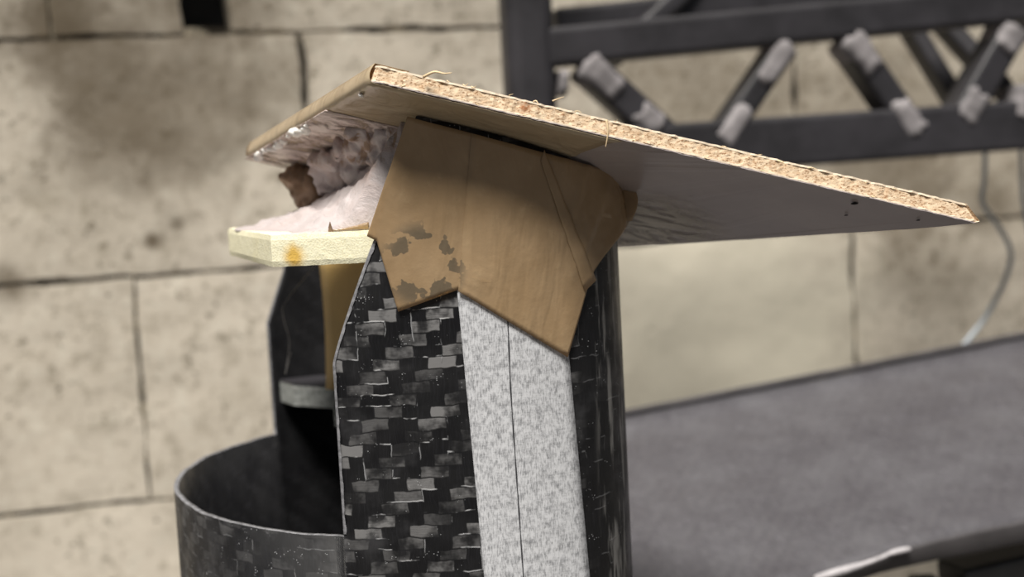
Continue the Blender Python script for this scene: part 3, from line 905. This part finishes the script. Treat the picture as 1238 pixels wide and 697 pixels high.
# ------------------------------------------------------------------ carbon truss behind
TY, TK = .985, .20
tside = Vector((TK, -1, 0)).normalized()
def T(px, py, back=0.0): return PS(px, py, TY+back, TK)
tr = thing('carbon_truss', 'dark carbon lattice girder with pale filler at its joints against the block wall', 'lattice girder', tuple(T(636, 100)*1.0)[:2]+(0,))
def rail(name, c0, c1, hpx, depth=.033, back=0.0, mat='frame', bev=.004):
    a, b = T(*c0, back), T(*c1, back)
    return rebase(beam(name, a, b, depth, hpx/FPX*(TY+back)*1.02, tside, M[mat], tr, bev))
# upright
pa = T(633, -60); pb = T(640, 50); up = Vector((0, 0, 1))
foot = Vector((T(637, 50).x, T(637, 50).y, 0)); head = Vector((foot.x, foot.y, H+.30))
o = beam('upright', foot, head, .036, .036, tside, M['frame'], tr, .010); o.modifiers['edges'].segments = 5; rebase(o)
T2 = T(1620, -12); foot2 = Vector((T2.x, T2.y, 0)); head2 = Vector((T2.x, T2.y, H+.38))
rebase(beam('upright', foot2, head2, .036, .036, tside, M['frame'], tr, .010))
rail('top_rail', (640, 61), (1625, -32), 45)
rail('bottom_rail', (640, 193), (1625, 124), 62)
# lattice members in the near plane
for (a, b, wpx) in [((704, 78), (808, 172), 40), ((944, 58), (866, 172), 32), ((1024, 52), (1098, 158), 36), ((1216, 40), (1150, 155), 40), ((1290, 20), (1368, 140), 40), ((1500, 0), (1420, 140), 40)]:
    p, q = T(*a), T(*b)
    rebase(beam('lattice_member', p, q, .030, wpx/FPX*TY*.95, tside, M['frame'], tr, .004))
# far plane of the girder, darker in its own shade
bk = .07
rail('far_rail', (668, 30), (1760, -90), 34, .03, bk)
for (a, b, wpx) in [((880, -60), (735, 75), 26), ((1085, 10), (1165, 140), 24), ((1128, 15), (1215, 112), 26), ((1150, -20), (1340, 90), 24)]:
    p, q = T(*a, bk), T(*b, bk*.6)
    rebase(beam('far_member', p, q, .022, wpx/FPX*(TY+bk)*.9, tside, M['frame'], tr, .004))
rail('far_bottom_rail', (800, 178), (1760, 100), 30, .03, bk*.7)
# pale filler smoothed over the ends of the members
def sleeve(a, b, t0, t1, wpx, seed, depth=.0335):
    p, q = T(*a), T(*b); d = (q-p).normalized()
    sd = (tside - d*tside.dot(d)).normalized(); up = sd.cross(d)
    hw, hd = wpx/FPX*TY*.95/2*.93, depth/2+.0014
    NA, NR_ = 28, 12
    def fn(i, j):
        an = 2*math.pi*i/NA; c, s_ = math.cos(an), math.sin(an)
        k = 1/max(abs(c)**4+abs(s_)**4, 1e-6)**.25
        t = lerp(t0, t1, j/(NR_-1))
        endf = abs(j/(NR_-1)-.5)*2
        L = (q-p).length
        off = .0040*nz((c*1.2+seed, s_*1.2, 5 if j > NR_/2 else 1), 1.3)*endf
        sc = (1+.06*nz((c+seed, s_, j*.4), 1.5)) * (1 if endf < .98 else .86)
        flare = 1+.22*sm((.25-t)/.25 if t < .5 else (t-.75)/.25)
        return p + d*(t*L+off) + sd*(c*k*hd*sc) + up*(s_*k*hw*sc*flare)
    vs, fs = grid(NA, NR_, fn, True)
    fs.append(tuple(range(NA))[::-1]); fs.append(tuple(range((NR_-1)*NA, NR_*NA)))
    rebase(mesh('joint_filler', vs, fs, M['fillet'], tr))
MEM = [((704, 78), (808, 172), 40), ((944, 58), (866, 172), 32), ((1024, 52), (1098, 158), 36), ((1216, 40), (1150, 155), 40), ((1290, 20), (1368, 140), 40)]
for k, (m, t0, t1) in enumerate([(0, .0, .36), (0, .60, .84), (1, -.02, .38), (1, .62, 1.03), (2, -.06, .32), (2, .69, 1.04), (3, -.06, .2), (3, .64, .93)]):
    a, b, wpx = MEM[m]; sleeve(a, b, t0, t1, wpx, k*2.7+.4)
sleeve((1232, 100), (1222, 150), .1, .9, 34, 9.1); sleeve((677, 84), (676, 118), .1, .9, 14, 4.4)

# ------------------------------------------------------------------ grey carbon panel on the right
panel = thing('carbon_deck', 'wide grey carbon sheet with turned-down front lip right of the tube', 'carbon part', tuple(P(1050, 600, .85)))
FL, FR = P(640, 533, .90), P(1500, 362, 1.09)
NL, NR = P(775, 768, .68), P(1500, 570, .80)
def near(t):                           # near edge, gently S-shaped
    p = NL.lerp(NR, t); return p
npx = [(775, 768), (960, 703), (1010, 690), (1064, 671), (1140, 650), (1238, 629), (1500, 570)]
def near_px(t):
    x = lerp(775, 1500, t)
    for (a, b) in zip(npx, npx[1:]):
        if x <= b[0]+1e-6:
            q = (x-a[0])/(b[0]-a[0]); return P(x, lerp(a[1], b[1], q), lerp(.68, .80, t))
    return NR
NU, NV = 60, 20
def fn(i, j):
    u = i/NU; v = j/NV
    p = near_px(u).lerp(FL.lerp(FR, u), v)
    p.z += .0015*nz((u*4, v*3, 0), 1) + .004*sm((v-.93)/.07)
    return p
vs, fs = grid(NU+1, NV+1, fn)
uvs = [((v.x*.92+v.y*.4), (v.y*.92-v.x*.4)) for v in vs]
o = mesh('sheet', vs, fs, M['weave_sheet'], panel, uvs=uvs); rebase(solid(o, .002, -1))
def fn(i, j):
    u = i/NU; p = near_px(u); a = j/8
    x = lerp(775, 1500, u)
    hh = lerp(.010, .0135, sm((x-1040)/160))
    d = Vector((.1, 1, 0)).normalized()
    return p + Vector((0, 0, -hh*a)) + d*(.003*a*a)
vs, fs = grid(NU+1, 9, fn)
uvs = [(v.x, v.z) for v in vs]
o = mesh('lip', vs, fs, M['lip'], panel, uvs=uvs); rebase(solid(o, .002))
def fn(i, j):
    p = FL.lerp(FR, i/NU); p.z += .004 + .0045*j + .0006*nz((i*.4, j, 0), 1); return p
vs, fs = grid(NU+1, 2, fn)
rebase(solid(mesh('far_flange', vs, fs, M['lip'], panel), .003))
# white resin bead on the lip
ctrl = [P(985, 699, .711), P(1030, 686, .718), P(1062, 675, .723), P(1078, 668, .726), P(1100, 663, .730)]
vs, fs = tube_mesh(spline(ctrl, 40), lambda t: .0017*(1-.55*t)+.0009*max(0, math.sin(t*9)), 8)
rebase(mesh('resin_bead', vs, fs, M['resin_white'], panel))
for (x, y, Y) in [(883, 486, .95), (1163, 430, 1.015)]:
    bm = bmesh.new(); bmesh.ops.create_icosphere(bm, subdivisions=2, radius=.005)
    for v in bm.verts: v.co = Vector((v.co.x*1.5, v.co.y*.7, v.co.z*.7))*(1+.3*nz(v.co, 200)) + P(x, y, Y)
    me = bpy.data.meshes.new('resin_drip'); bm.to_mesh(me); bm.free()
    rebase(link('resin_drip', me, M['resin_white'], panel))
# dark rib and legs that carry the panel
a, b = P(1150, 704, .77), P(1500, 618, .83)
rebase(beam('under_rib', a, b, .03, .022, Vector((0, 1, 0)), M['black'], panel, .003))
def leg(px, py, Y):
    t = P(px, py, Y); rebase(beam('leg', Vector((t.x, t.y, 0)), t, .017, .017, Vector((1, 0, 0)), M['black'], panel, .003))
leg(1118, 697, .77); leg(1440, 625, .85); leg(800, 560, .88); leg(1440, 415, 1.0)

# ------------------------------------------------------------------ wires hanging from the girder
def wire(px, r, label):
    pts = [PS(x, y, TY+o_, TK) for x, y, o_ in px]
    vs, fs = tube_mesh(spline(pts, 60), r, 8)
    tag(mesh('hanging_wire', vs, fs, M['wire'], None), label, 'wire')
wire([(1192, 150, .02), (1190, 215, .05), (1188, 245, .06), (1208, 275, .07), (1222, 305, .07), (1214, 340, .07), (1190, 385, .06), (1158, 425, -.03)], .0021, 'blue-grey wire curving from the girder down to the panel')
wire([(1236, 140, .03), (1235, 200, .06), (1240, 260, .07), (1262, 330, .07), (1290, 405, .06)], .0021, 'thin wire hanging straight down at the right end of the girder')
